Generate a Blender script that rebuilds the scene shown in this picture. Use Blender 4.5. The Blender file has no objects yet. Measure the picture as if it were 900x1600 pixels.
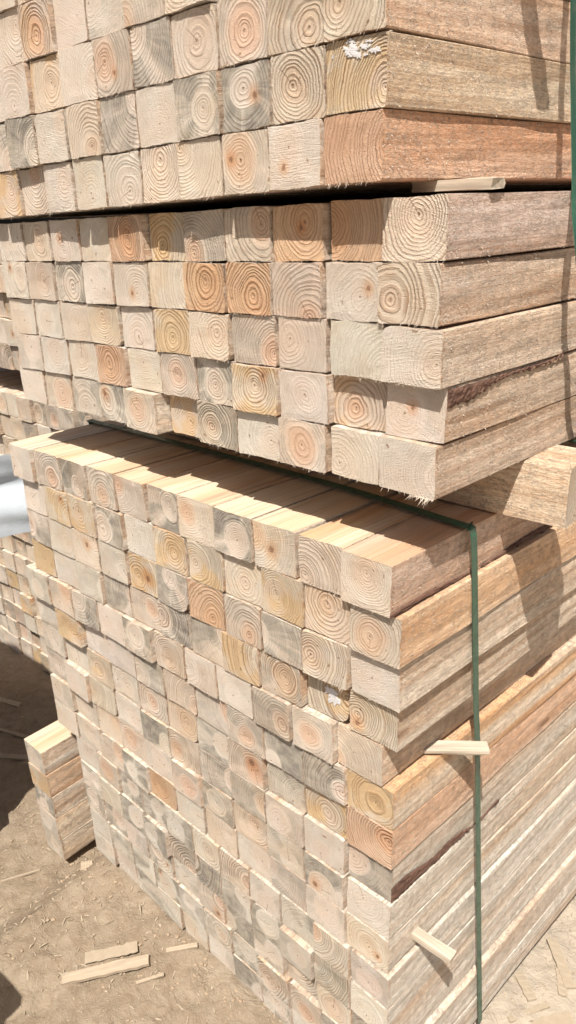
import bpy, math, random
import numpy as np
from mathutils import Vector, Matrix
random.seed(7); rng = np.random.default_rng(7)
S = bpy.context.scene
C = S.collection

# ---------------------------------------------------------------- camera
cam_d = bpy.data.cameras.new('camera'); cam = bpy.data.objects.new('camera', cam_d); C.objects.link(cam)
YAW, PITCH, ROLL = -0.735552298, 0.391350252, -0.0425422536
fw = Vector((math.sin(YAW)*math.cos(PITCH), math.cos(YAW)*math.cos(PITCH), -math.sin(PITCH)))
r0 = Vector((math.cos(YAW), -math.sin(YAW), 0)); u0 = r0.cross(fw)
r2 = math.cos(ROLL)*r0 + math.sin(ROLL)*u0; u2 = r2.cross(fw)
M = Matrix((r2, u2, -fw)).transposed().to_4x4(); M.translation = Vector((0.470707648, -0.687681887, 0.409471276))
cam.matrix_world = M
cam_d.sensor_fit = 'VERTICAL'; cam_d.sensor_height = 24; cam_d.lens = 24*1177.48/1600
cam_d.clip_start = .02; cam_d.clip_end = 300
S.camera = cam

# ---------------------------------------------------------------- light
SUN = Vector((.225, -.43, .875)).normalized()
w = bpy.data.worlds.new("World"); S.world = w; w.use_nodes = True
nt = w.node_tree; nt.nodes.clear()
sky = nt.nodes.new('ShaderNodeTexSky'); sky.sky_type = 'NISHITA'; sky.sun_disc = False
sky.sun_elevation = math.asin(SUN.z); sky.sun_rotation = math.atan2(SUN.x, SUN.y)
sky.dust_density = 6.0; sky.air_density = 1.0
bg = nt.nodes.new('ShaderNodeBackground'); bg.inputs[1].default_value = .05
out = nt.nodes.new('ShaderNodeOutputWorld'); nt.links.new(sky.outputs[0], bg.inputs[0]); nt.links.new(bg.outputs[0], out.inputs[0])
sd = bpy.data.lights.new('sun', 'SUN'); sd.energy = 5.0; sd.angle = math.radians(.5); sd.color = (1, .95, .87)
so = bpy.data.objects.new('sun', sd); C.objects.link(so); so.rotation_euler = SUN.to_track_quat('Z', 'Y').to_euler(); so.location = (0, -2, 5)
S.view_settings.view_transform = 'Standard'; S.view_settings.look = 'None'
S.view_settings.exposure = 0.58; S.view_settings.gamma = 1

# ---------------------------------------------------------------- node helper
class NB:
    def __init__(s, name):
        s.m = bpy.data.materials.new(name); s.m.use_nodes = True; s.t = s.m.node_tree; s.t.nodes.clear()
        s.o = s.n('ShaderNodeOutputMaterial'); s.p = s.n('ShaderNodeBsdfPrincipled'); s.l(s.p.outputs[0], s.o.inputs[0])
        s.p.inputs['Roughness'].default_value = .85; s.p.inputs['Specular IOR Level'].default_value = .25
    def n(s, t, **k):
        x = s.t.nodes.new(t)
        for a, b in k.items(): setattr(x, a, b)
        return x
    def l(s, a, b): s.t.links.new(a, b)
    def put(s, sock, v):
        if hasattr(v, 'links') or isinstance(v, bpy.types.NodeSocket): s.l(v, sock)
        else: sock.default_value = v
    def math(s, op, a, b=0.0, c=0.0, clamp=False):
        x = s.n('ShaderNodeMath', operation=op, use_clamp=clamp)
        s.put(x.inputs[0], a); s.put(x.inputs[1], b); s.put(x.inputs[2], c); return x.outputs[0]
    def vm(s, op, a, b=(0, 0, 0), scale=None):
        x = s.n('ShaderNodeVectorMath', operation=op); s.put(x.inputs[0], a); s.put(x.inputs[1], b)
        if scale is not None: s.put(x.inputs['Scale'], scale)
        return x.outputs['Value'] if op in ('LENGTH', 'DOT_PRODUCT', 'DISTANCE') else x.outputs[0]
    def sm(s, v, a, b):
        x = s.n('ShaderNodeMapRange', interpolation_type='SMOOTHSTEP'); s.put(x.inputs[0], v)
        s.put(x.inputs[1], a); s.put(x.inputs[2], b); return x.outputs[0]
    def noise(s, vec, scale, detail=2.0, rough=.5, col=False, dist=0.0):
        x = s.n('ShaderNodeTexNoise'); s.put(x.inputs['Vector'], vec); s.put(x.inputs['Scale'], scale)
        x.inputs['Detail'].default_value = detail; x.inputs['Roughness'].default_value = rough; x.inputs['Distortion'].default_value = dist
        return x.outputs['Color'] if col else x.outputs['Fac']
    def mix(s, f, a, b, mode='MIX'):
        x = s.n('ShaderNodeMix', data_type='RGBA', blend_type=mode); x.clamp_factor = True
        s.put(x.inputs[0], f)
        for sock, v in ((x.inputs[6], a), (x.inputs[7], b)):
            s.put(sock, v if not isinstance(v, tuple) else (*v, 1) if len(v) == 3 else v)
        return x.outputs[2]
    def attr(s, name):
        x = s.n('ShaderNodeAttribute', attribute_type='GEOMETRY', attribute_name=name); return x
    def sep(s, v):
        x = s.n('ShaderNodeSeparateXYZ'); s.put(x.inputs[0], v); return x.outputs
    def comb(s, a, b, c):
        x = s.n('ShaderNodeCombineXYZ'); s.put(x.inputs[0], a); s.put(x.inputs[1], b); s.put(x.inputs[2], c); return x.outputs[0]
    def bump(s, h, strength, dist, normal=None):
        x = s.n('ShaderNodeBump'); s.put(x.inputs['Height'], h); x.inputs['Strength'].default_value = strength; x.inputs['Distance'].default_value = dist
        if normal is not None: s.l(normal, x.inputs['Normal'])
        return x.outputs[0]

def wood_common(b):
    tc = b.n('ShaderNodeTexCoord').outputs['Object']
    pith = b.attr('pith'); look = b.attr('look'); tone = b.attr('tone'); misc = b.attr('misc')
    return tc, pith.outputs['Vector'], b.sep(look.outputs['Vector']), tone.outputs['Color'], b.sep(misc.outputs['Vector'])
# pith = (x, 0, z); look = (heart, stain, resin); misc = (ring strength, ring frequency, seed)

def end_material():
    b = NB('pine_end_grain'); tc, pith, look, tone, misc = wood_common(b)
    seedv = b.comb(misc[2], b.math('MULTIPLY', misc[2], 1.7), b.math('MULTIPLY', misc[2], .6))
    x, y, z = b.sep(tc); P = b.comb(x, 0.0, z); PS = b.vm('ADD', P, seedv)
    wob = b.vm('SCALE', b.vm('SUBTRACT', b.noise(PS, 22, 2, .5, col=True), (.5, .5, .5)), scale=.014)
    wob2 = b.vm('SCALE', b.vm('SUBTRACT', b.noise(PS, 260, 3, .7, col=True), (.5, .5, .5)), scale=.0030)
    d = b.vm('SUBTRACT', b.vm('ADD', b.vm('ADD', P, wob), wob2), pith)
    dx, dy, dz = b.sep(d)
    r = b.vm('LENGTH', b.comb(dx, 0.0, b.math('MULTIPLY', dz, .9)))
    # ring spacing changes with the radius, as the tree grew faster or slower
    seedr = b.comb(b.math('MULTIPLY', r, 60.0), misc[2], 0.0)
    rr = b.math('ADD', b.math('MULTIPLY', r, misc[1]), b.math('MULTIPLY', b.noise(seedr, 1.0, 1), 3.2))
    f = b.math('FRACT', rr)
    late = b.math('MULTIPLY', b.sm(f, .35, .86), b.math('SUBTRACT', 1.0, b.sm(f, .9, 1.0)))
    ringvar = b.sm(b.noise(b.comb(b.math('FLOOR', rr), misc[2], 0.0), 3.1, 0), .25, .75)
    patch = b.sm(b.noise(PS, 35, 2), .3, .6)
    lateS = b.math('MULTIPLY', b.math('MULTIPLY', late, misc[0]), b.math('ADD', .3, b.math('MULTIPLY', b.math('MULTIPLY', ringvar, patch), .9)))
    base = b.mix(1.0, (.735, .66, .57), tone, 'MULTIPLY')
    ln = b.noise(PS, 14, 3, .55)
    base = b.mix(b.sm(ln, .3, .75), base, b.mix(1.0, base, (.93, .86, .80), 'MULTIPLY'))
    hr = b.math('ADD', .016, b.math('MULTIPLY', b.math('FRACT', b.math('MULTIPLY', misc[2], 3.7)), .012))
    hm = b.math('SUBTRACT', 1.0, b.sm(r, b.math('SUBTRACT', hr, .012), b.math('ADD', hr, .006)))
    heartc = b.mix(1.0, base, (.97, .78, .67), 'MULTIPLY')
    col = b.mix(b.math('MULTIPLY', hm, look[0], clamp=True), base, heartc)
    # whole section orange-brown when heart > 1
    col = b.mix(b.math('SUBTRACT', look[0], 1.0, clamp=True), col, b.mix(1.0, base, (.90, .68, .50), 'MULTIPLY'))
    # blue stain fills the sapwood, in radial fans
    ang = b.math('ARCTAN2', dx, dz)
    fan = b.math('ADD', b.math('MULTIPLY', b.noise(b.comb(b.math('COSINE', ang), b.math('SINE', ang), misc[2]), 1.0, 2, .5), .8), b.math('MULTIPLY', b.noise(b.comb(b.math('MULTIPLY', b.math('COSINE', ang), 9.0), b.math('MULTIPLY', b.math('SINE', ang), 9.0), b.math('ADD', misc[2], b.math('MULTIPLY', r, 20.0))), 1.0, 2, .6), .2))
    smk = b.math('MULTIPLY', b.sm(r, hr, b.math('ADD', hr, .005)), b.sm(fan, .37, .55))
    col = b.mix(b.math('MULTIPLY', smk, look[1], clamp=True), col, b.mix(b.sm(b.noise(PS, 60, 3), .3, .7), (.28, .255, .215), (.46, .41, .34)))
    rm = b.sm(b.noise(b.vm('ADD', PS, (7.3, 0, 2.1)), 16, 3, .55), .44, .56)
    col = b.mix(b.math('MULTIPLY', rm, look[2], clamp=True), col, b.mix(1.0, base, (.95, .78, .54), 'MULTIPLY'))
    col = b.mix(lateS, col, b.mix(1.0, col, (.53, .38, .29), 'MULTIPLY'))
    # a radial drying check on some ends
    a0 = b.math('SUBTRACT', b.math('MULTIPLY', b.math('FRACT', b.math('MULTIPLY', misc[2], 5.3)), 6.28), 3.14)
    chk = b.math('MULTIPLY', b.math('SUBTRACT', 1.0, b.sm(b.math('MULTIPLY', b.math('ABSOLUTE', b.math('SUBTRACT', ang, a0)), r), .0002, .0007)), b.sm(b.math('FRACT', b.math('MULTIPLY', misc[2], 7.1)), .60, .62))
    chk = b.math('MULTIPLY', chk, b.math('SUBTRACT', 1.0, b.sm(r, .018, .026)))
    col = b.mix(b.math('MULTIPLY', chk, .8), col, (.25, .15, .09))
    # a cut-through knot on a few ends, with a resin halo
    kx = b.math('MULTIPLY', b.math('SUBTRACT', b.math('FRACT', b.math('MULTIPLY', misc[2], 2.3)), .5), .055); kz = b.math('MULTIPLY', b.math('SUBTRACT', b.math('FRACT', b.math('MULTIPLY', misc[2], 4.1)), .5), .05)
    kd = b.vm('LENGTH', b.vm('MULTIPLY', b.vm('SUBTRACT', b.vm('ADD', P, b.vm('SCALE', wob2, scale=2.0)), b.comb(kx, 0.0, kz)), (1.0, 1.0, .85)))
    kon = b.sm(b.math('FRACT', b.math('MULTIPLY', misc[2], 9.7)), .915, .92)
    kd = b.math('MULTIPLY', kd, b.math('ADD', .55, b.math('FRACT', b.math('MULTIPLY', misc[2], 31.7))))
    col = b.mix(b.math('MULTIPLY', kon, b.math('MULTIPLY', b.math('SUBTRACT', 1.0, b.sm(kd, .003, .016)), .6)), col, b.mix(1.0, col, (.90, .58, .36), 'MULTIPLY'))
    col = b.mix(b.math('MULTIPLY', kon, b.math('MULTIPLY', b.math('SUBTRACT', 1.0, b.sm(kd, .002, .005)), .8)), col, (.24, .12, .07))
    # pith and pale saw scratches, fine pores
    col = b.mix(b.math('SUBTRACT', 1.0, b.sm(r, .0006, .0017)), col, (.28, .17, .10))
    a = b.math('MULTIPLY', misc[2], 2.9); ca, sa = b.math('COSINE', a), b.math('SINE', a)
    sx = b.math('ADD', b.math('MULTIPLY', x, ca), b.math('MULTIPLY', z, sa)); sz = b.math('SUBTRACT', b.math('MULTIPLY', z, ca), b.math('MULTIPLY', x, sa))
    scr = b.noise(b.comb(b.math('MULTIPLY', sx, 60.0), misc[2], b.math('MULTIPLY', sz, 900.0)), 1.0, 3, .6)
    pore = b.noise(PS, 900, 3, .65)
    g = b.math('ADD', .64, b.math('ADD', b.math('MULTIPLY', scr, .30), b.math('MULTIPLY', pore, .50)))
    col = b.mix(1.0, col, b.comb(g, g, g), 'MULTIPLY')
    spots = b.sm(b.noise(PS, 110, 1), .73, .79)
    col = b.mix(b.math('MULTIPLY', spots, .75), col, (.30, .17, .09))
    b.l(col, b.p.inputs['Base Color'])
    h = b.math('ADD', b.math('MULTIPLY', late, b.math('MULTIPLY', misc[0], 1.2)), b.math('ADD', b.math('MULTIPLY', scr, .7), b.math('MULTIPLY', pore, 1.0)))
    b.l(b.bump(h, 1.0, .0030), b.p.inputs['Normal'])
    return b.m

def side_material(smooth=False):
    b = NB('planed_pine_face' if smooth else 'rough_sawn_pine_face'); tc, pith, look, tone, misc = wood_common(b)
    st = b.attr('sidetone').outputs['Color']
    seedv = b.comb(misc[2], b.math('MULTIPLY', misc[2], 1.7), b.math('MULTIPLY', misc[2], .6))
    x, y, z = b.sep(tc)
    LS = b.vm('ADD', b.comb(x, b.math('MULTIPLY', y, .06), z), seedv)
    wob = b.vm('SCALE', b.vm('SUBTRACT', b.noise(LS, 16, 3, .5, col=True), (.5, .5, .5)), scale=.03)
    dx, dy, dz = b.sep(b.vm('SUBTRACT', b.vm('ADD', b.comb(x, 0.0, z), wob), pith))
    r = b.vm('LENGTH', b.comb(dx, 0.0, dz))
    rr = b.math('MULTIPLY', r, misc[1]); f = b.math('FRACT', rr)
    late = b.math('MULTIPLY', b.sm(f, .3, .85), b.math('SUBTRACT', 1.0, b.sm(f, .88, 1.0)))
    base = b.mix(1.0, (.62, .52, .395) if smooth else (.84, .765, .665), st, 'MULTIPLY')
    band = b.noise(LS, 24, 3, .55)
    base = b.mix(b.sm(band, .42, .66), base, b.mix(1.0, base, (.90, .79, .70), 'MULTIPLY'))
    base = b.mix(b.math('MULTIPLY', b.sm(b.noise(b.vm('ADD', LS, (3, 1, 8)), 13, 2), .5, .62), b.math('ADD', .22, look[2])), base, b.mix(1.0, base, (1.0, .76, .54), 'MULTIPLY'))
    col = b.mix(b.math('MULTIPLY', late, .24 if smooth else .3), base, b.mix(1.0, base, (.60, .44, .32), 'MULTIPLY'))
    streak = b.noise(b.vm('MULTIPLY', b.vm('ADD', tc, seedv), (900, 14, 900)), 1.0, 3, .6)
    V = b.vm('ADD', tc, seedv)
    if smooth:
        # grey weather streaks along the grain
        gs = b.sm(b.noise(b.vm('MULTIPLY', V, (120, 2.4, 120)), 1.0, 3, .65), .54, .68)
        col = b.mix(b.math('MULTIPLY', gs, .6), col, (.27, .21, .16))
        g = b.math('ADD', .82, b.math('MULTIPLY', streak, .34)); h = b.math('ADD', streak, b.math('MULTIPLY', b.noise(V, 500, 3, .7), .6)); dist, stg = .0011, .9
    else:
        fz = b.noise(b.vm('MULTIPLY', V, (1, .28, 1)), 330, 5, .75); fz2 = b.noise(V, 1100, 2, .6)
        saw = b.noise(b.comb(b.math('MULTIPLY', y, 260.0), b.math('MULTIPLY', z, 9.0), misc[2]), 1.0, 2, .6)
        pit = b.sm(fz, .42, .60)
        col = b.mix(b.math('MULTIPLY', b.math('SUBTRACT', 1.0, pit), .42), col, b.mix(1.0, col, (.62, .50, .42), 'MULTIPLY'))
        col = b.mix(b.math('MULTIPLY', b.sm(fz2, .56, .70), .45), col, (.74, .66, .56))
        g = b.math('ADD', .78, b.math('ADD', b.math('MULTIPLY', streak, .2), b.math('MULTIPLY', saw, .24)))
        h = b.math('ADD', b.math('MULTIPLY', fz, 1.6), b.math('ADD', b.math('MULTIPLY', fz2, .5), b.math('ADD', b.math('MULTIPLY', saw, .5), b.math('MULTIPLY', streak, .3))))
        dist, stg = .0026, 1.0
    col = b.mix(1.0, col, b.comb(g, g, g), 'MULTIPLY')
    if not smooth:
        lg = b.sm(b.noise(b.vm('MULTIPLY', V, (110, 2.2, 110)), 1.0, 3, .65), .50, .66)
        col = b.mix(b.math('MULTIPLY', lg, .42), col, b.mix(1.0, col, (.70, .55, .46), 'MULTIPLY'))
        cn = b.noise(b.vm('MULTIPLY', V, (1, .4, 1)), 210, 3, .6, dist=1.2)
        curl = b.math('SUBTRACT', 1.0, b.sm(b.math('ABSOLUTE', b.math('SUBTRACT', cn, .5)), .004, .03))
        cm = b.math('MULTIPLY', curl, b.sm(b.noise(V, 60, 2), .40, .58))
        col = b.mix(b.math('MULTIPLY', cm, .5), col, (.86, .78, .68)); h = b.math('ADD', h, b.math('MULTIPLY', cm, .8))
    # knots
    vor = b.n('ShaderNodeTexVoronoi'); b.l(b.vm('MULTIPLY', V, (9, 2.6, 9)), vor.inputs['Vector']); vor.inputs['Scale'].default_value = 1
    kn = b.math('SUBTRACT', 1.0, b.sm(vor.outputs['Distance'], .035, .10))
    col = b.mix(b.math('MULTIPLY', kn, .75), col, (.26, .14, .08))
    b.l(col, b.p.inputs['Base Color']); b.l(b.bump(h, stg, dist), b.p.inputs['Normal'])
    return b.m

def simple(name, col, rough=.85, nscale=400, var=.25, bumpd=.0005, trans=0, stretch=(1, 1, 1)):
    b = NB(name); tc = b.n('ShaderNodeTexCoord').outputs['Object']
    n = b.noise(b.vm('MULTIPLY', tc, stretch), nscale, 3, .6)
    g = b.math('ADD', 1-var/2, b.math('MULTIPLY', b.math('SUBTRACT', n, .5), var*2))
    b.l(b.mix(1.0, col, b.comb(g, g, g), 'MULTIPLY'), b.p.inputs['Base Color']); b.p.inputs['Roughness'].default_value = rough
    b.l(b.bump(n, .8, bumpd), b.p.inputs['Normal']); return b.m

M_END = end_material(); M_SIDE = side_material(); M_TOP = side_material(True)
M_SPL = simple('torn_wood_fibre', (.66, .56, .455)); M_SPL_R = simple('torn_reddish_fibre', (.55, .33, .2))
M_FUZZ = simple('sawn_fuzz', (.64, .55, .455))
M_PAINT = simple('chalky_white_paint', (.64, .62, .62), .7, 250, .3)
def strap_material():
    b = NB('green_plastic_strap'); tc = b.n('ShaderNodeTexCoord').outputs['Object']; x, y, z = b.sep(tc)
    a = b.math('SINE', b.math('MULTIPLY', b.math('ADD', b.math('ADD', z, y), x), 2600.0)); c = b.math('SINE', b.math('MULTIPLY', b.math('SUBTRACT', b.math('ADD', z, x), y), 2600.0))
    h = b.math('MULTIPLY', a, c); n = b.noise(tc, 60, 4, .65); d = b.sm(n, .48, .68)
    b.l(b.mix(b.math('MULTIPLY', d, .4), (.020, .090, .055), (.11, .13, .095)), b.p.inputs['Base Color']); b.put(b.p.inputs['Roughness'], b.math('ADD', .28, b.math('MULTIPLY', d, .4)))
    b.p.inputs['Specular IOR Level'].default_value = .5
    b.l(b.bump(b.math('ADD', h, b.math('MULTIPLY', n, 3.0)), .5, .0003), b.p.inputs['Normal']); return b.m
M_STRAP = strap_material()
M_LATH = simple('fresh_pine_lath', (.58, .495, .39), .8, 60, .5, .0005, stretch=(.15, 3, 3))
M_CHIP = simple('dusty_wood_chip', (.43, .345, .255), .9, 60, .35, .0008, stretch=(.2, 4, 4))
M_CHIPG = simple('grey_dusty_wood', (.35, .285, .21), .95, 60, .15, .0008)

# ---------------------------------------------------------------- mesh helpers
def link(o, parent=None):
    C.objects.link(o)
    if parent: o.parent = parent
    return o
def mesh_obj(name, verts, faces, mats, midx=None, parent=None, smooth=False):
    me = bpy.data.meshes.new(name); me.from_pydata([tuple(v) for v in verts], [], [tuple(f) for f in faces])
    for m in mats: me.materials.append(m)
    if midx is not None: me.polygons.foreach_set('material_index', np.asarray(midx, dtype=np.int32))
    if smooth: me.polygons.foreach_set('use_smooth', np.ones(len(me.polygons), dtype=bool))
    me.update(); return link(bpy.data.objects.new(name, me), parent)
def tag(o, label=None, cat=None, group=None, kind=None):
    if label: o['label'] = label
    if cat: o['category'] = cat
    if group: o['group'] = group
    if kind: o['kind'] = kind
    return o
def ground_z(x, y):
    base = -1.120 + .108*np.clip(-x, 0, .80) - .062*np.clip((-x-.80)/.08, 0, 1) - .045*np.clip((x+.04)/.06, 0, 1)
    n = .004*np.sin(x*9.1+y*4.3)+.003*np.sin(x*23-y*17+1)+.0022*np.sin(x*47+y*61)+.0015*np.sin(x*120-y*95)
    return base+n

GU = np.array([-1, -.955, -.75, -.4, 0, .4, .75, .955, 1.0])
NG = len(GU)
ring_ij = [(i, 0) for i in range(NG-1)] + [(NG-1, j) for j in range(NG-1)] + [(i, NG-1) for i in range(NG-1, 0, -1)] + [(0, j) for j in range(NG-1, 0, -1)]
YS_NEAR = np.array([0, .004, .02, .05, .1, .16, .24, .33, .45, .6, .8, 1.1, 1.5, 2.0, 2.6])

def section(w_, h_, rad, seed, y, amp):
    """points of a slightly uneven rounded rectangle; rad = radii for (left-bottom, right-bottom, right-top, left-top)"""
    U, V = np.meshgrid(GU, GU, indexing='ij'); X = U*w_/2; Z = V*h_/2
    for k, (sx, sz) in enumerate(((-1, -1), (1, -1), (1, 1), (-1, 1))):
        r = rad[k]; a = sx*X-(w_/2-r); c = sz*Z-(h_/2-r); m = (a > 0) & (c > 0)
        mm = np.maximum(a, c); e = np.sqrt(a*a+c*c)+1e-9; s = mm/e
        X = np.where(m, sx*((w_/2-r)+a*s), X); Z = np.where(m, sz*((h_/2-r)+c*s), Z)
    q = seed*10
    X = X + amp*(np.sin(V*3.1+q+y*5)+.6*np.sin(V*7.3+q*2+y*23))*np.abs(U)**3
    Z = Z + amp*(np.sin(U*2.7+q*3+y*6)+.6*np.sin(U*8.1+q+y*19))*np.abs(V)**3
    return X, Z

LOOKS = {  # heart, stain, resin, ring strength, tone
 'h': (.1, 1.0, .0, .38, (.98, .98, .97)),
 'p': (.18, .15, .08, .24, (1, 1, 1)),      'c': (.40, .0, .15, .62, (1.0, .97, .92)),
 'g': (.20, .95, .05, .60, (.98, .97, .96)), 'k': (.80, .35, .08, .55, (1, .96, .93)),
 'y': (.35, .15, .75, .60, (1, .96, .88)),   'o': (1.75, .0, .15, .85, (1, .95, .9)),
 'n': (1.1, .3, .6, .8, (1, .93, .88)),      'd': (.45, .55, .15, 1.0, (.95, .93, .90)),
 'w': (.45, .25, .65, .9, (1, .97, .92)),    'r': (1.35, .0, .05, 1.0, (1, .86, .78)),
 's': (.1, .45, .0, .22, (.99, .98, .98))}
WORDS = {'h': 'grey-edged', 'p': 'pale cream', 'c': 'cream ringed', 'g': 'grey-stained', 'k': 'pink-hearted', 'y': 'yellow-streaked', 'o': 'orange-brown',
         'n': 'knotty', 'd': 'dark-ringed', 'w': 'paint-marked', 'r': 'reddish', 's': 'pale greyish'}
NTH = ['first', 'second', 'third', 'fourth', 'fifth', 'sixth', 'seventh', 'eighth', 'ninth', 'tenth', 'eleventh', 'twelfth', 'thirteenth', 'fourteenth', 'fifteenth']

def timber(w_, h_, L, look, loc, roll=0, yaw=0, top=False, detail=1, flakes=0, wane=None, sidetone=None, ragged=1.0, rightfringe=True, name='timber', pitch=0, shear=0, cool=(1, 1, 1)):
    seed = random.random()*50
    rad = [random.choice((.0004, .0008, .0014, .0028)) for _ in range(4)]
    if random.random() < .08: rad[random.choice((0, 1, 3) if not flakes else (0, 3))] = random.uniform(.008, .02)
    if wane: rad[wane[0]] = wane[1]
    ys = YS_NEAR[YS_NEAR <= L]; amp = .0006
    skew_x, skew_z = random.gauss(0, .018), random.gauss(0, .014)
    vs, fs, mi = [], [], []
    X, Z = section(w_, h_, rad, seed, 0, amp)
    Y = X*(skew_x-math.tan(yaw)) + Z*skew_z + .0004*np.sin(X*400+seed)*np.sin(Z*370+seed)
    for i in range(NG):
        for j in range(NG): vs.append((X[i, j], Y[i, j], Z[i, j]))
    for i in range(NG-1):
        for j in range(NG-1):
            a = i*NG+j; fs.append((a, a+NG, a+NG+1, a+1)); mi.append(0)
    prev = [i*NG+j for i, j in ring_ij]; n = len(prev)
    for k, y in enumerate(ys[1:]):
        X2, Z2 = section(w_, h_, rad, seed, y, amp*(1+min(y, .3)*2))
        st = len(vs)
        yy = y if k else .004
        for i, j in ring_ij: vs.append((X2[i, j], max(yy, Y[i, j]+.002) if k == 0 else yy, Z2[i, j]))
        for q in range(n):
            i0, j0 = ring_ij[q]; i1, j1 = ring_ij[(q+1) % n]
            istop = top and (j0 == NG-1 and j1 == NG-1)
            fs.append((prev[q], prev[(q+1) % n], st+(q+1) % n, st+q)); mi.append(2 if istop else 1)
        prev = list(range(st, st+n))
    fs.append(tuple(prev)); mi.append(0)
    def spike(p, d, ln, wd, mat):
        d = Vector(d).normalized(); a = d.cross(Vector((.3, 1, .2))).normalized()*wd; b_ = d.cross(a).normalized()*wd*.6
        s0 = len(vs); p = Vector(p); mid = p+d*ln*.55+Vector((0, -.15*ln*random.random(), 0)); tip = p+d*ln+Vector((random.gauss(0, .1)*ln, -.4*ln*random.random(), random.gauss(0, .1)*ln))
        vs.extend([p+a, p-a*.6+b_, p-a*.6-b_, mid+a*.6, mid-a*.4+b_*.6, mid-a*.4-b_*.6, tip])
        for t in range(3):
            u = (t+1) % 3; fs.append((s0+t, s0+u, s0+3+u, s0+3+t)); mi.append(mat); fs.append((s0+3+t, s0+3+u, s0+6)); mi.append(mat)
    if detail:
        # torn fibres left by the saw on the lower edge and one upright edge of the cut
        nb = int(random.uniform(10, 34)*ragged)
        for _ in range(nb):
            u = random.uniform(-.97, .97); zz = -h_/2
            spike((u*w_/2, random.uniform(0, .003)-math.tan(yaw)*u*w_/2, zz+.0008), (random.gauss(0, .35), -.15-random.random()*.3, -1), random.uniform(.0012, .0042)*random.choice((1, 1, 1.6)), random.uniform(.0002, .0005), 3)
        if rightfringe:
            for _ in range(int(random.uniform(18, 64)*ragged)):
                v = random.uniform(-.97, .97)
                spike((w_/2-.0006, random.uniform(0, .004)-math.tan(yaw)*w_/2, v*h_/2), (1, -.1-random.random()*.5, random.gauss(0, .4)), random.uniform(.001, .0042), random.uniform(.0002, .0006), random.choice((3, 4, 4)))
    for _ in range(flakes):   # raised fibres on the rough-sawn right face
        y = random.random()**1.3*1.0+.003; z = random.uniform(-.49, .49)*h_
        ln = random.uniform(.0014, .0048); wd = random.uniform(.0002, .00055)
        an = random.gauss(0, .6); lift = random.uniform(.1, .5)
        d = Vector((lift*.6, math.cos(an), math.sin(an))).normalized()*ln; sd_ = Vector((0, -math.sin(an), math.cos(an)))*wd
        p = Vector((w_/2+amp*.5, y, z)); s0 = len(vs)
        m_ = p+d*.55+Vector((.0006*lift, 0, 0)); e_ = p+d+Vector((-.0004, 0, 0))
        vs.extend([p-sd_, p+sd_, m_+sd_, m_-sd_, e_]); fs.extend([(s0, s0+1, s0+2, s0+3), (s0+3, s0+2, s0+4)]); mi.extend([5, 5])
    if shear: vs = [(v[0], v[1], v[2]+v[0]*shear) for v in vs]
    o = mesh_obj(name, vs, fs, [M_END, M_SIDE, M_TOP, M_SPL, M_SPL_R, M_FUZZ], mi)
    me = o.data; nv = len(me.vertices)
    hrt, stn, rsn, rs, tone = LOOKS[look]
    j = lambda v, a=.12: max(0, v+random.gauss(0, a*.6))
    far = random.random() < .38
    px, pz = (random.gauss(0, .010), random.gauss(0, .009)) if not far else (random.choice((-1, 1))*random.uniform(.018, .055), random.uniform(-.03, .03))
    br = 1+random.gauss(0, .035); tn = tuple(t*br*(1+random.gauss(0, .008))*q for t, q in zip(tone, cool))
    stt = sidetone or tuple(.5+.5*t for t in tn)
    for nm, val in (('pith', (px, 0, pz)), ('look', (j(hrt) if hrt else 0, min(1, j(stn)), min(1, j(rsn)))), ('tone', tn), ('misc', (min(1, j(rs)*random.uniform(.45, 1.15)), random.uniform(150, 300), seed)), ('sidetone', stt)):
        at = me.attributes.new(nm, 'FLOAT_VECTOR', 'POINT'); at.data.foreach_set('vector', np.tile(np.array(val, dtype=np.float32), nv))
    o.location = loc; o.rotation_euler = (pitch, roll, yaw)
    return o

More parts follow.
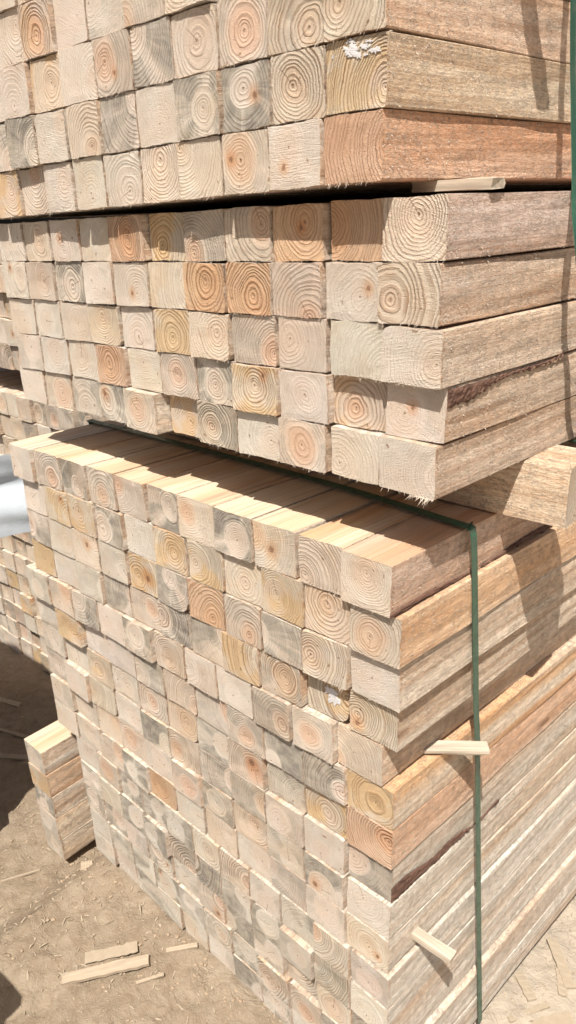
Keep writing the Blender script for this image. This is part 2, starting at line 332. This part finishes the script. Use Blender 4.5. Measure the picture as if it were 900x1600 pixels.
ALL = []
YT = math.radians(-5.3)   # the timbers do not lie quite square to the cut ends
def bundle(key, stack, xR, pitch, nc, zR, zL, nr, Y0, looks, L=2.6, xoff=None, yoff=None, yawv=0, topmat=False, group='', flk=520, lab=None, pv=0, ysd=.0019, keep=None, side0=None, row0=0, wanes=None, cool=(1, 1, 1)):
    """rows counted from the top; zR/zL = (bottom, top) at the right and the left end"""
    grid = {}
    for r in range(nr):
        def zz(u, e):   # height of the r-th row's lower (e=1) or upper (e=0) face at u
            t = (r+e)/nr; R = zR[1]+(zR[0]-zR[1])*t; Lf = zL[1]+(zL[0]-zL[1])*t; return R+(Lf-R)*u
        x = xR+(xoff[r] if xoff else random.gauss(0, .003)); rowy = random.gauss(0, .0018)
        for c in range(nc):
            wd = pitch*random.uniform(.93, .966) if c else pitch*.968
            if c and random.random() < .16: wd -= random.uniform(.0015, .0035)
            u = (c+.5)/nc; zb, zt = zz(u, 1), zz(u, 0); hh = (zt-zb)*random.uniform(.955, .984)
            xc = x-wd/2;  x -= max(wd+.0016, pitch*random.gauss(1.0, .012)+random.gauss(0, .0003))
            yo = rowy+random.gauss(0, ysd)+(random.choice((-1, 1))*random.uniform(.003, .008) if random.random() < .08 else 0)
            if c == 0: yo *= .4
            if yoff and (r, c) in yoff: yo = yoff[(r, c)]
            lk = looks[r][c] if r < len(looks) and c < len(looks[r]) else random.choice(['p', 'p', 'p', 'c', 'g', 'k', 'y', 's', 'c', 'd'])
            if keep and not keep(xc, zb, c, r): random.random(); continue
            sl = (zz(0, .5)-zz(1, .5))/(pitch*nc)
            st = side0.get(r) if (side0 and c == 0) else None
            o = timber(wd, hh, L, lk, (xc, Y0+yo, zb+hh/2+.0004), shear=sl, roll=random.gauss(0, .0025), yaw=yawv+random.gauss(0, .0008), pitch=pv,
                       top=topmat and r == 0, flakes=flk if c == 0 else 0, sidetone=st, detail=1 if flk else .0, wane=(wanes or {}).get((r, c)), cool=cool)
            tag(o, lab(WORDS[lk], c, r+row0), 'timber', group); grid[(r, c)] = o; ALL.append(o)
    return grid

def pos(c): return 'at the corner edge' if c == 0 else NTH[c]+' from the corner'
# ---------------------------------------------------------------- ground
def build_ground():
    def axis(a, b, c, d):
        return np.unique(np.concatenate([-np.geomspace(80, 1, 14)+a+1, np.arange(a, b, .012), np.geomspace(1, 80, 14)+b-1]))
    xs = axis(-2.6, .5, 0, 0); ys = axis(-.9, 1.9, 0, 0)
    Xg, Yg = np.meshgrid(xs, ys, indexing='ij'); Z = ground_z(Xg, Yg)
    near = (Xg > -2.6) & (Xg < .5) & (Yg > -.9) & (Yg < 1.9)
    lump = rng.normal(0, 1, Z.shape); 
    for _ in range(2): lump = (lump+np.roll(lump, 1, 0)+np.roll(lump, 1, 1)+np.roll(lump, -1, 0)+np.roll(lump, -1, 1))/5
    Z = Z+np.where(near, lump*.006, 0)
    n, m = Xg.shape
    v = np.stack([Xg, Yg, Z], -1).reshape(-1, 3); idx = np.arange(n*m).reshape(n, m)
    f = np.stack([idx[:-1, :-1], idx[1:, :-1], idx[1:, 1:], idx[:-1, 1:]], -1).reshape(-1, 4)
    b = NB('dusty_dirt'); tc = b.n('ShaderNodeTexCoord').outputs['Object']
    big = b.noise(tc, 5, 4, .6); mid = b.noise(tc, 45, 5, .65, dist=.6); fine = b.noise(tc, 420, 4, .7)
    col = b.mix(b.sm(big, .3, .7), (.255, .198, .140), (.325, .262, .192))
    col = b.mix(b.sm(mid, .35, .7), col, b.mix(1.0, col, (.82, .78, .74), 'MULTIPLY'))
    sepx = b.sep(tc); col = b.mix(b.sm(sepx[0], -.2, .05), col, (.42, .355, .28))   # paler sawdust on the right
    g = b.math('ADD', .84, b.math('MULTIPLY', fine, .32)); col = b.mix(1.0, col, b.comb(g, g, g), 'MULTIPLY')
    # pressed-in shreds of wood
    fib = b.noise(b.vm('MULTIPLY', tc, (60, 420, 1)), 1.0, 2, .5, dist=1.5)
    col = b.mix(b.math('MULTIPLY', b.sm(fib, .68, .74), .35), col, (.6, .5, .39))
    b.l(col, b.p.inputs['Base Color']); b.p.inputs['Roughness'].default_value = .95
    crk = b.noise(tc, 26, 6, .72, dist=.8)
    h = b.math('ADD', b.math('MULTIPLY', crk, 2.6), b.math('ADD', b.math('MULTIPLY', mid, 1.2), b.math('MULTIPLY', fine, .5)))
    b.l(b.bump(h, 1, .004), b.p.inputs['Normal'])
    o = mesh_obj('ground', v, f, [b.m], smooth=True); tag(o, kind='structure')
build_ground()

# ---------------------------------------------------------------- bottom stack, three layers of five rows
LA = [t.split() for t in (
    'c c k g k g k k g k p', 'k c y c y y p g y y p', 'p c g k o g y p c p g', 'c w d y g g k g s p y', 'k k d p p c g p g k s',
    'y g h k k c g p p y s', 'r y h k h c k p y p s', 'g p s d g k h p c p s', 'p h s c h k p k c p s', 'c s s p c p o h k p p',
    's k h s d c h h g k p', 'p d s h h g d h h c s', 'h c d h h k s h s g g', 'p h k d h d s h h h p', 's h p h h s p h h p s')]
ZR = lambda k: -.0732*k
ZL = lambda k: -.0680*k
sideA = {0: (.90, .83, .84), 1: (1.08, .90, .72), 2: (1.02, .98, .92), 3: (1.0, .97, .92), 4: (1.05, .98, .9)}
g1 = bundle('a', 'bottom', .024, .0808, 11, (ZR(5), 0), (ZL(5), 0), 5, .003, LA[:5], xoff=[-.006, .005, .001, -.006, -.030],
            yoff={(0, 0): -.009, (1, 0): -.004, (2, 0): .003, (3, 0): .010, (4, 0): .010, (3, 1): .012}, yawv=YT, pv=-.009, wanes={(3, 1): (1, .022), (2, 5): (1, .024), (0, 4): (1, .004)},
            topmat=True, group='timber ends of the bottom stack', side0=sideA,
            lab=lambda w_, c, r: f'{w_} square timber {pos(c)}, {"top" if r == 0 else NTH[r]+" down"} row of bottom stack')
sideB = {0: (1.02, .97, .90), 1: (1.02, .82, .70), 2: (.92, .92, .90), 3: (1.0, 1.02, 1.02), 4: (.98, 1.01, 1.02)}
g2 = bundle('b', 'bottom', .010, .0832, 11, (ZR(10), ZR(5)-.0015), (ZL(10), ZL(5)-.0015), 5, .009, LA[5:10], xoff=[.002, .002, .0005, .001, .0015],
            yoff={(0, 0): .006, (1, 0): .004, (2, 0): .010, (3, 0): .003, (4, 0): .0}, yawv=YT, pv=-.004,
            group='timber ends of the bottom stack', side0=sideB, row0=5,
            lab=lambda w_, c, r: f'{w_} square timber {pos(c)}, {NTH[r]} row down the bottom stack')
sideC = {k: (.98, 1.02, 1.05) for k in range(5)}
g3 = bundle('c', 'bottom', .022, .0772, 11, (ZR(15), ZR(10)-.0015), (ZL(15), ZL(10)-.0015), 5, .004, LA[10:15], xoff=[-.006, -.006, -.0055, .004, .0045],
            yawv=YT, cool=(.98, 1.01, 1.04), group='timber ends of the bottom stack', side0=sideC, row0=10,
            lab=lambda w_, c, r: f'{w_} square timber {pos(c)}, {NTH[r]} row down the bottom stack')
# the left-hand column that sticks out towards the viewer
stub = ['s', 'y', 'g', 's', 's']; stt = [(1.0, .99, .98), (1.05, .92, .80), (1.03, 1.0, .96), (1.08, 1.03, .94), (1.05, 1.02, .95)]
sw = ['topmost', 'second', 'third', 'fourth', 'lowest']
for r in range(5):
    zt = -.742-.066*r; h = .066*.98
    o = timber(.078, h, 2.6, stub[r], (-.945+.001*r, -.045+random.gauss(0, .0015), zt-h/2), yaw=math.radians(-1), top=(r == 0), flakes=160, sidetone=stt[r], ragged=1.4)
    tag(o, f'{sw[r]} of the five timbers jutting out at the left foot of the bottom stack', 'timber', 'timbers of the jutting left column')

# ---------------------------------------------------------------- middle stack
LB = [t.split() for t in ('c o o k k y r p p c p', 'c p k o o c p p g c p', 'p p p k c y p c p p p', 'p n p y g k p o p p s', 'p p k p d y k g s k p')]
sideM = {0: (.90, .80, .80), 1: (.93, .86, .82), 2: (.96, .90, .85), 3: (.90, .80, .72), 4: (.93, .89, .86)}
gB = bundle('m', 'middle', .060, .0797, 11, (.085, .411), (.088, .393), 5, .019, LB, xoff=[-.001, -.004, .002, .002, -.002],
            yoff={(0, 0): .003, (0, 1): .010, (1, 0): -.001, (2, 0): -.003, (3, 0): .010, (4, 0): .0, (3, 1): .014, (2, 1): .002, (0, 5): .010, (4, 5): .013, (4, 6): -.012, (3, 3): -.006},
            yawv=YT, pv=-.012, group='timber ends of the middle stack', side0=sideM,
            lab=lambda w_, c, r: f'{w_} square timber {pos(c)}, {("top", "second", "third", "fourth", "bottom")[r]} row of middle stack')
# ---------------------------------------------------------------- upper stack
LC = [t.split() for t in ('p g k c k p p c p g s', 'p g d c k s p n p p s', 'c d k c g k p y p p s', 'w c g g p g c p g g k', 'r p k c c p p p k y g')]
sideU = {0: (1, .95, .9), 1: (1, .93, .88), 2: (1.0, .84, .74), 3: (1.0, .92, .80), 4: (1.05, .80, .66)}
gC = bundle('u', 'upper', -.002, .0765, 11, (.425, .753), (.399, .735), 5, -.002, LC, xoff=[0, .001, .002, .003, -.001],
            yoff={(4, 0): .0, (3, 0): .001, (2, 0): .0, (4, 1): -.003}, yawv=YT, pv=-.012, group='timber ends of the upper stack', side0=sideU,
            lab=lambda w_, c, r: f'{w_} square timber {pos(c)}, {("fifth", "fourth", "third", "second", "bottom")[r]} row up the upper stack')

# ---------------------------------------------------------------- stack behind on the left
gD1 = bundle('d', 'far', -1.20, .074, 12, (-.012, .353), (-.012, .353), 5, .41, [], L=1.2, flk=0, group='timbers of the stack behind', ysd=.006,
             keep=lambda x, z, c, r: (z < .04 or (x < -1.28)) and x > -2.0, lab=lambda w_, c, r: f'{w_} timber {NTH[c]} from the right, {NTH[r]} row down in upper part of far left stack')
gD2 = bundle('e', 'far', -1.20, .074, 14, (-1.095, -.085), (-1.095, -.085), 14, .41, [], L=1.2, flk=0, group='timbers of the stack behind', ysd=.006,
             keep=lambda x, z, c, r: (r < 3 and x > -1.75) or (-2.15 < x < -1.55), lab=lambda w_, c, r: f'{w_} timber {NTH[c]} from the right, {NTH[r]} row down in lower part of far left stack')


def image_xy(p):
    v = M.inverted() @ Vector(p); return 450+1177.48*v.x/-v.z, 800-1177.48*v.y/-v.z
def merge_far(objs, name):
    vs, fs, mi, at = [], [], [], {k: [] for k in ('pith', 'look', 'tone', 'misc', 'sidetone')}
    for o in objs:
        me = o.data; nv = len(me.vertices); co = np.zeros(nv*3, dtype=np.float32); me.vertices.foreach_get('co', co)
        R_ = np.array(o.rotation_euler.to_matrix()); L_ = np.array(o.location); s0 = len(vs)
        vs.extend(map(tuple, co.reshape(-1, 3)@R_.T+L_)); fs.extend(tuple(s0+i for i in p.vertices) for p in me.polygons); mi.extend(p.material_index for p in me.polygons)
        for k in at:
            a = np.zeros(nv*3, dtype=np.float32); me.attributes[k].data.foreach_get('vector', a); a = a.reshape(-1, 3)
            if k == 'pith': a = a+L_*np.array([1, 0, 1])
            at[k].append(a)
        bpy.data.objects.remove(o)
    r = mesh_obj(name, vs, fs, [M_END, M_SIDE, M_TOP, M_SPL, M_SPL_R], mi)
    for k, v in at.items(): r.data.attributes.new(k, 'FLOAT_VECTOR', 'POINT').data.foreach_set('vector', np.concatenate(v).astype(np.float32).ravel())
    return r
far_rest = []
for g, rows in ((gD1, 5), (gD2, 13)):
    for (r_, c_), o in g.items():
        ix, iy = image_xy(o.location)
        seen = (g is gD1 and 0 <= ix < 26 and 380 < iy) or (g is gD2 and r_ < 1 and 4 < ix < 140)
        if not seen: far_rest.append(o)
        else: FAR_SEEN = globals().setdefault('FAR_SEEN', []); FAR_SEEN.append(o)
for r_ in range(5):
    row = sorted([o for (a, b_), o in gD1.items() if a == r_ and o in FAR_SEEN], key=lambda o: -o.location.x)
    for k, o in enumerate(row): o['label'] = f'far left stack timber, {NTH[k]} from the middle stack, {("fifth", "fourth", "third", "second", "first")[r_]} row above the gap'
row = sorted([o for (a, b_), o in gD2.items() if o in FAR_SEEN], key=lambda o: -o.location.x)
for k, o in enumerate(row): o['label'] = f'small timber end just under the far stack gap, {NTH[k]} from its right end'
tag(merge_far(far_rest, 'far_timbers'), 'many small stacked timber ends far back on the left', 'timbers', kind='stuff')

# ---------------------------------------------------------------- laths, bearer
def bar(name, x0, x1, y0, y1, z0, z1, mat, seg=8, chamfer=.0015, wob=.0006, yaw=0, tilt=0, splint=0, parent=None):
    cx, cy, cz = (x0+x1)/2, (y0+y1)/2, (z0+z1)/2; L, W, H = x1-x0, y1-y0, z1-z0
    vs, fs = [], []; c = chamfer; sd_ = random.random()*9
    prof = [(-W/2+c, -H/2), (0, -H/2), (W/2-c, -H/2), (W/2, -H/2+c), (W/2, 0), (W/2, H/2-c), (W/2-c, H/2), (0, H/2), (-W/2+c, H/2), (-W/2, H/2-c), (-W/2, 0), (-W/2, -H/2+c)]
    for i in range(seg+1):
        x = -L/2+L*i/seg
        for k, (a, b_) in enumerate(prof):
            vs.append((x+(random.gauss(0, .0008) if i in (0, seg) else 0), a+wob*math.sin(x*40+k+sd_), b_+wob*math.cos(x*31+k*2+sd_)))
    n = len(prof)
    for i in range(seg):
        for k in range(n): fs.append((i*n+k, (i+1)*n+k, (i+1)*n+(k+1) % n, i*n+(k+1) % n))
    fs.append(tuple(range(n))); fs.append(tuple(seg*n+n-1-k for k in range(n)))
    o = mesh_obj(name, vs, fs, [mat], parent=parent); o.location = (cx, cy, cz); o.rotation_euler = (0, tilt, yaw); return o
tag(bar('spacer_lath', -.028, .069, .092, .118, .4125, .4235, M_LATH, chamfer=.0005), 'short pale lath end between the middle stack and the upper stack', 'lath', 'spacer laths')
o = bar('spacer_lath', -.032, .086, .128, .151, -.3655, -.3565, M_LATH, seg=6, yaw=.655); tag(o, 'short pale lath sticking out beside the strap halfway down the bottom stack', 'lath', 'spacer laths')
o = bar('spacer_lath', -.03, .088, .068, .087, -.707, -.694, M_LATH, seg=6); tag(o, 'lowest lath, jutting from the bottom stack near the ground and throwing a slanted shadow', 'lath', 'spacer laths')
o = bar('spacer_lath', -.80, .095, .150, .180, .757, .768, M_LATH); tag(o, 'lath on top of the upper stack, its shadow band falling on the timber sides', 'lath', 'spacer laths')

# bearer between bottom and middle stack: a square timber lying across, its end to the right
def bearer():
    L = 1.06; o = timber(.085, .083, L, 'c', (0, 0, 0), detail=0, sidetone=(1.0, .90, .78), wane=(3, .006))
    o.rotation_euler = (0, 0, math.radians(90)); o.location = (.138, .256, .0425)
    o.name = 'bearer'; tag(o, 'thick honey-coloured bearer beam lying across under the middle stack, its end poking out right', 'bearer')
bearer()

# ---------------------------------------------------------------- straps
def strap(name, pts, wdir, width, mat, thick=.0007, parent=None):
    vs, fs = [], []; pts = [Vector(p) for p in pts]; n = len(pts)
    for i, p in enumerate(pts):
        t = (pts[min(n-1, i+1)]-pts[max(0, i-1)]).normalized(); wv = Vector(wdir[i] if isinstance(wdir, list) else wdir); wv = (wv-t*wv.dot(t)).normalized(); nn = t.cross(wv)
        for a, b_ in ((-1, -1), (1, -1), (1, 1), (-1, 1)): vs.append(p+wv*width/2*a+nn*thick/2*b_)
    for i in range(n-1):
        for k in range(4): fs.append((i*4+k, (i+1)*4+k, (i+1)*4+(k+1) % 4, i*4+(k+1) % 4))
    fs.append((0, 1, 2, 3)); e = (n-1)*4; fs.append((e+3, e+2, e+1, e))
    return mesh_obj(name, vs, fs, [mat], parent=parent)
def spline(P, m=10):
    out_ = []
    for i in range(len(P)-1):
        p0, p1, p2, p3 = (Vector(P[max(0, i-1)]), Vector(P[i]), Vector(P[i+1]), Vector(P[min(len(P)-1, i+2)]))
        for k in range(m):
            t = k/m; out_.append(.5*((2*p1)+(p2-p0)*t+(2*p0-5*p1+4*p2-p3)*t*t+(3*p1-p0-3*p2+p3)*t**3))
    out_.append(Vector(P[-1])); return out_
sA = spline([(-.86, .178, -.06), (-.853, .178, -.004), (-.83, .178, .0025), (-.5, .175, .0026), (-.2, .168, .0026), (0.01, .148, .0028), (.0395, .1465, .0022), (.0435, .147, -.006), (.0455, .149, -.03), (.0474, .1655, -.1777), (.0486, .1785, -.2949), (.0495, .1938, -.4008), (.0541, .2271, -.7276), (.0606, .2644, -1.098)])
o = strap('packing_strap', sA, (0, 1, 0), .0155, M_STRAP); tag(o, 'green packing strap over the top of the bottom stack and down its right side', 'strap', 'green packing straps')
sB = spline([(-.3, .30, .757), (0, .30, .757), (.035, .295, .754), (.045, .292, .735), (.0549, .2892, .6065), (.0618, .2970, .5106), (.0830, .2750, .4127), (.1100, .2280, .3582), (.1146, .2435, .2994), (.1121, .2912, .1735), (.1039, .3428, .085), (.06, .35, .081)])
o = strap('packing_strap', sB, (0, 1, 0), .0155, M_STRAP); tag(o, 'green packing strap hanging down the upper stack at the right edge of the picture', 'strap', 'green packing straps')

# white paint on two cut ends
def paint(parent, spots):
    V = np.array([tuple(v.co) for v in parent.data.vertices[:NG*NG]]); G = np.c_[V[:, 0], V[:, 2], np.ones(len(V))]
    ka, kc, kd = np.linalg.lstsq(G, V[:, 1], rcond=None)[0]; yf = lambda x, z: ka*x+kc*z+kd
    vs, fs = [], []
    for (x, z, rx, rz) in spots:
        n = 18; s0 = len(vs); vs.append((x, yf(x, z)-.0011, z)); th = random.gauss(0, .4)
        for k in range(n):
            a = 2*math.pi*k/n; q = 1+random.gauss(0, .30); a_, b_ = rx*q*math.cos(a), rz*q*math.sin(a)
            X, Z = x+a_*math.cos(th)-b_*math.sin(th), z+a_*math.sin(th)+b_*math.cos(th); vs.append((X, yf(X, Z)-.0009, Z))
        b0 = len(vs)
        for k in range(n): v = vs[s0+1+k]; vs.append((v[0], v[1]+.0012, v[2]))
        for k in range(n):
            k2 = (k+1) % n; fs.append((s0, s0+1+k, s0+1+k2)); fs.append((s0+1+k, b0+k, b0+k2, s0+1+k2))
    mesh_obj('paint_mark', vs, fs, [M_PAINT], parent=parent)
M_BARK = simple('dark_reddish_bark', (.19, .105, .075), .95, 180, .7, .003, stretch=(1, .3, 1))
def bark(parent, y0, y1, za, zb):
    """a wane edge of bark left along the right face; za, zb = lower and upper limit as functions of y"""
    xw = max(v.co.x for v in parent.data.vertices[:NG*NG]); n, m = 60, 6; vs, fs = [], []
    for i in range(n+1):
        y = y0+(y1-y0)*i/n; lo, hi = za(y)+random.gauss(0, .0016), zb(y)+random.gauss(0, .0006)
        for k in range(m+1):
            e = 0 if k in (0, m) or i in (0, n) else random.uniform(.0006, .0022); vs.append((xw+.0004+e, y-.093*xw*0, lo+(hi-lo)*k/m))
    W = m+1
    for i in range(n):
        for k in range(m): a = i*W+k; fs.append((a, a+W, a+W+1, a+1))
    mesh_obj('bark_edge', vs, fs, [M_BARK], parent=parent)
bark(gB[(3, 0)], .004, .26, lambda y: .030-.020*max(0, 1-y/.20)-.004*math.sin(y*40), lambda y: .0300)
bark(g2[(2, 0)], .0, .30, lambda y: -.034, lambda y: -.034+.030*max(.05, 1-y/.27)+.004*math.sin(y*50))
bark(g1[(0, 0)], .0, .40, lambda y: -.034, lambda y: -.029+.003*math.sin(y*23))
paint(g1[(3, 1)], [(.006, .010, .011, .008), (.012, .000, .010, .009), (.001, .014, .005, .004)])
paint(gC[(3, 0)], [(random.gauss(-.004, .009), random.gauss(.022, .0035), random.uniform(.0008, .0055), random.uniform(.0006, .0024)) for _ in range(30)])
# a burst of long splinters at the lower corner of the middle stack
def burst(parent, x0, x1, z, n, lmax):
    vs, fs = [], []
    for _ in range(n):
        x = random.uniform(x0, x1); ln = (random.random()**2*1.1+.12)*lmax; d = Vector((random.gauss(.1, .6), -.2-random.random()*.9, -1)).normalized()
        p = Vector((x, .002, z)); a = d.cross(Vector((0, 1, 0))).normalized()*random.uniform(.0002, .0008); q = Vector((0, .0006, 0)); s0 = len(vs)
        vs.extend([p+a, p-a, p+q, p+d*ln]); fs.extend([(s0, s0+1, s0+3), (s0+1, s0+2, s0+3), (s0+2, s0, s0+3)])
    mesh_obj('splinters', vs, fs, [M_SPL], parent=parent)
h = .0625
burst(gB[(4, 0)], .005, .038, -.031, 44, .012)
burst(gB[(4, 0)], -.03, .03, -.031, 14, .004)
burst(gC[(4, 0)], -.036, -.030, -.031, 7, .010)
burst(g2[(4, 0)], .02, .036, -.034, 9, .009)
burst(gB[(1, 0)], -.036, -.028, -.031, 6, .010)

# ---------------------------------------------------------------- plastic wrapped pack, almost wholly left of the frame
M_PLAST = simple('white_plastic_film', (.40, .44, .48), .35, 25, .12, .002)
M_PLAST.node_tree.nodes['Principled BSDF'].inputs['Subsurface Weight'].default_value = 0
def pack(loc=(-1.32, -.39, -1.06), dims=(-.55, .245, -.42, .17, 1.25), label='pack wrapped in loose white plastic film, poking in at the left edge', sheet=True):
    root = bpy.data.objects.new('wrapped_pack', None); C.objects.link(root); root.location = loc
    tag(root, label, 'wrapped pack')
    x0, x1, y0, y1, z1 = dims
    n = 14; vs, fs = [], []
    per = [(x0+(x1-x0)*i/n, y0) for i in range(n)]+[(x1, y0+(y1-y0)*i/n) for i in range(n)]+[(x1-(x1-x0)*i/n, y1) for i in range(n)]+[(x0, y1-(y1-y0)*i/n) for i in range(n)]
    H = 18; m = len(per)
    for k in range(H+1):
        z = z1*k/H
        for i, (a, b_) in enumerate(per):
            q = .006*math.sin(k*1.3+i*.8)+.004*math.sin(k*2.9-i*1.7); vs.append((a+q, b_+q, z))
    for k in range(H):
        for i in range(m): fs.append((k*m+i, k*m+(i+1) % m, (k+1)*m+(i+1) % m, (k+1)*m+i))
    vs.append(((x0+x1)/2, (y0+y1)/2, z1+.01)); t = len(vs)-1
    for i in range(m): fs.append((H*m+i, H*m+(i+1) % m, t))
    fs.append(tuple(reversed(range(m))))
    mesh_obj('wrapped_body', vs, fs, [M_PLAST], parent=root)
    if not sheet: return
    # the loose sheet
    vs, fs = [], []; A, B = 22, 22
    for i in range(A+1):
        for j in range(B+1):
            u, v = i/A, j/B
            x = .20+.24*u+.006*math.sin(v*5+1)
            fold = .030*math.exp(-((v-.62)/.10)**2)-.012*math.exp(-((v-.25)/.2)**2)
            y = .16+.34*u+fold+.004*math.sin(v*19+u*7)+.006*math.sin(u*6); z = .845+.165*v+.005*math.sin(u*9+1)-.03*(1-u)*(1-v)
            vs.append((x, y, z))
    W = B+1; nv = len(vs)
    vs += [(a+.0012, b_+.0012, c) for a, b_, c in vs]
    for i in range(A):
        for j in range(B):
            q = i*W+j; fs.append((q, q+W, q+W+1, q+1)); fs.append((nv+q, nv+q+1, nv+q+W+1, nv+q+W))
    mesh_obj('loose_sheet', vs, fs, [M_PLAST], parent=root, smooth=True)
pack()
pack((-.90, -.965, -1.06), (-.3, .40, -.3, .36, .62), 'unseen low block added outside the lower left corner to cast a shadow there', False)  # no real pack: unseen block added to throw the lower left corner shadow

# ---------------------------------------------------------------- scraps on the ground
def slab(name, ax, ay, bx, by, width, th, mat, label, cat='wood scrap', group='wood scraps on the ground', lift=0.0, broken=True):
    L = math.hypot(bx-ax, by-ay); an = math.atan2(by-ay, bx-ax); n = 14; vs, fs = [], []
    lo = [(-width/2)*(1+random.gauss(0, .07)) for _ in range(n+1)]; hi = [(width/2)*(1+random.gauss(0, .07)) for _ in range(n+1)]
    for i in range(n+1):
        x = L*i/n; e0 = random.uniform(0, .05)*L if i in (0, n) and broken else 0
        sgn = 1 if i == 0 else -1
        vs += [(x+sgn*e0*random.random(), lo[i], -th), (x+sgn*e0*random.random(), lo[i], th/2), (x+sgn*e0, 0, th/2+.0006*math.sin(i*2.1)), (x+sgn*e0*random.random(), hi[i], th/2), (x, hi[i], -th)]
    for i in range(n):
        for k in range(4): a = i*5+k; fs.append((a, a+5, a+6, a+1))
    fs.append((0, 1, 2, 3, 4)); e = n*5; fs.append((e+4, e+3, e+2, e+1, e))
    o = mesh_obj(name, vs, fs, [mat]); cx, cy = (ax+bx)/2, (ay+by)/2
    o.location = (ax, ay, float(ground_z(np.array(cx), np.array(cy)))+.0035+lift); o.rotation_euler = (random.gauss(0, .03), random.gauss(0, .01), an); return tag(o, label, cat, group)
slab('wood_scrap', -.627, -.234, -.518, -.088, .024, .005, M_CHIP, 'long split slat on the dirt in the lower left, longest scrap there')
slab('wood_scrap', -.625, -.175, -.56, -.085, .026, .0012, M_CHIPG, 'dusty half-buried slat just behind the long split slat')
slab('wood_scrap', -.512, -.05, -.470, .004, .010, .004, M_CHIP, 'small dark splinter on the dirt beside the stack foot')
slab('wood_scrap', -.845, -.035, -.828, -.012, .026, .005, M_CHIP, 'square pale chip on the dirt below the jutting timbers')
slab('wood_scrap', -.99, -.17, -.945, -.09, .005, .003, M_CHIPG, 'thin twig-like sliver near the left edge of the dirt')
slab('wood_scrap', -.505, -.135, -.475, -.085, .006, .003, M_CHIP, 'thin sliver just right of the long split slat')
slab('wood_scrap', .077, .575, .156, .490, .022, .003, M_CHIPG, 'pale dusty slat pressed into sawdust at the right edge')
slab('wood_scrap', .055, .452, .105, .415, .020, .003, M_CHIPG, 'pale slat end emerging beside the ground shadow on the right')
slab('wood_scrap', .120, .520, .150, .465, .018, .003, M_CHIPG, 'short upright-looking slat between two larger slats on the right')
slab('wood_scrap', .095, .325, .185, .435, .030, .003, M_CHIPG, 'broad pale slat in the bottom right corner')
slab('wood_scrap', .085, .345, .135, .43, .012, .003, M_CHIPG, 'narrow slat above the broad one in the bottom right corner')
slab('wood_scrap', -1.73, .20, -1.60, .24, .02, .005, M_CHIPG, 'slat lying in the dark shade on the far left')
slab('wood_scrap', -1.46, .03, -1.33, .12, .018, .005, M_CHIPG, 'slat in the shade just behind the jutting timbers')
slab('wood_scrap', -1.55, .12, -1.40, .17, .012, .005, M_CHIPG, 'thin stick lying in the middle of the left shade')

def shavings():
    vs, fs, mi = [], [], []
    for _ in range(6500):
        if random.random() < .6: x, y = random.uniform(-2.2, .05), random.uniform(-.6, .6)
        else: x, y = random.uniform(-.1, .6), random.uniform(-.2, 1.6)
        if x < -1.0 and random.random() < .2: x, y = random.uniform(-.9, -.1), random.uniform(-.45, .0)
        z = float(ground_z(np.array(x), np.array(y)))+.001
        ln = random.uniform(.002, .010)*random.choice((1, 1, 1, 1, 1.6, 2.2)); wd = random.uniform(.0003, .0013)*(1 if random.random() < .9 else 2.5); a = random.uniform(0, 6.28)
        d = Vector((math.cos(a), math.sin(a), random.gauss(0, .15)))*ln/2; s_ = Vector((-math.sin(a), math.cos(a), random.gauss(0, .3)))*wd
        p = Vector((x, y, z+abs(d.z))); s0 = len(vs); up = Vector((0, 0, random.uniform(.0005, .002)))
        vs.extend([p-d-s_, p-d+s_, p+s_*1.2+up, p-s_*1.2+up, p+d+s_*.5, p+d-s_*.5]); fs.extend([(s0, s0+3, s0+2, s0+1), (s0+3, s0+5, s0+4, s0+2)])
        q = random.choice((0, 1, 1)); mi.extend([q, q])
    o = mesh_obj('wood_shavings', vs, fs, [M_CHIP, M_CHIPG], mi); tag(o, 'fine wood shavings and splinters scattered over the dirt', 'wood shavings', kind='stuff')
shavings()

def clods():
    vs, fs = [], []
    base = [(1, 0, 0), (-1, 0, 0), (0, 1, 0), (0, -1, 0), (0, 0, 1), (.7, .7, .55), (-.7, .7, .5), (.7, -.7, .5), (-.7, -.7, .55)]
    tri = [(0, 5, 4), (5, 2, 4), (2, 6, 4), (6, 1, 4), (1, 8, 4), (8, 3, 4), (3, 7, 4), (7, 0, 4), (0, 5, 2), (2, 6, 1), (1, 8, 3), (3, 7, 0)]
    for _ in range(2600):
        x, y = (random.uniform(-1.7, -.05), random.uniform(-.5, .25)) if random.random() < .75 else (random.uniform(.0, .35), random.uniform(.1, 1.3))
        near = random.random() < .4
        if near and x < -.05: y = -abs(random.gauss(0, .05))+.01      # more crumbs along the foot of the stack
        r = random.uniform(.0006, .0022)*(random.choice((1, 1, 1, 2.2)) if x < 0 else 1); z = float(ground_z(np.array(x), np.array(y)))
        s0 = len(vs); a = random.uniform(0, 6.28); ca, sa = math.cos(a)*r, math.sin(a)*r; fl = random.uniform(.5, 1)
        for p in base:
            q = 1+random.gauss(0, .18); vs.append((x+q*(p[0]*ca-p[1]*sa), y+q*(p[0]*sa+p[1]*ca), z+q*p[2]*r*fl))
        fs.extend(tuple(s0+k for k in t) for t in tri)
    o = mesh_obj('dirt_crumbs', vs, fs, [simple('dry_earth', (.40, .30, .21), .95, 300, .4)]); tag(o, 'small crumbs of dry earth scattered on the ground', 'dirt crumbs', kind='stuff')
clods()
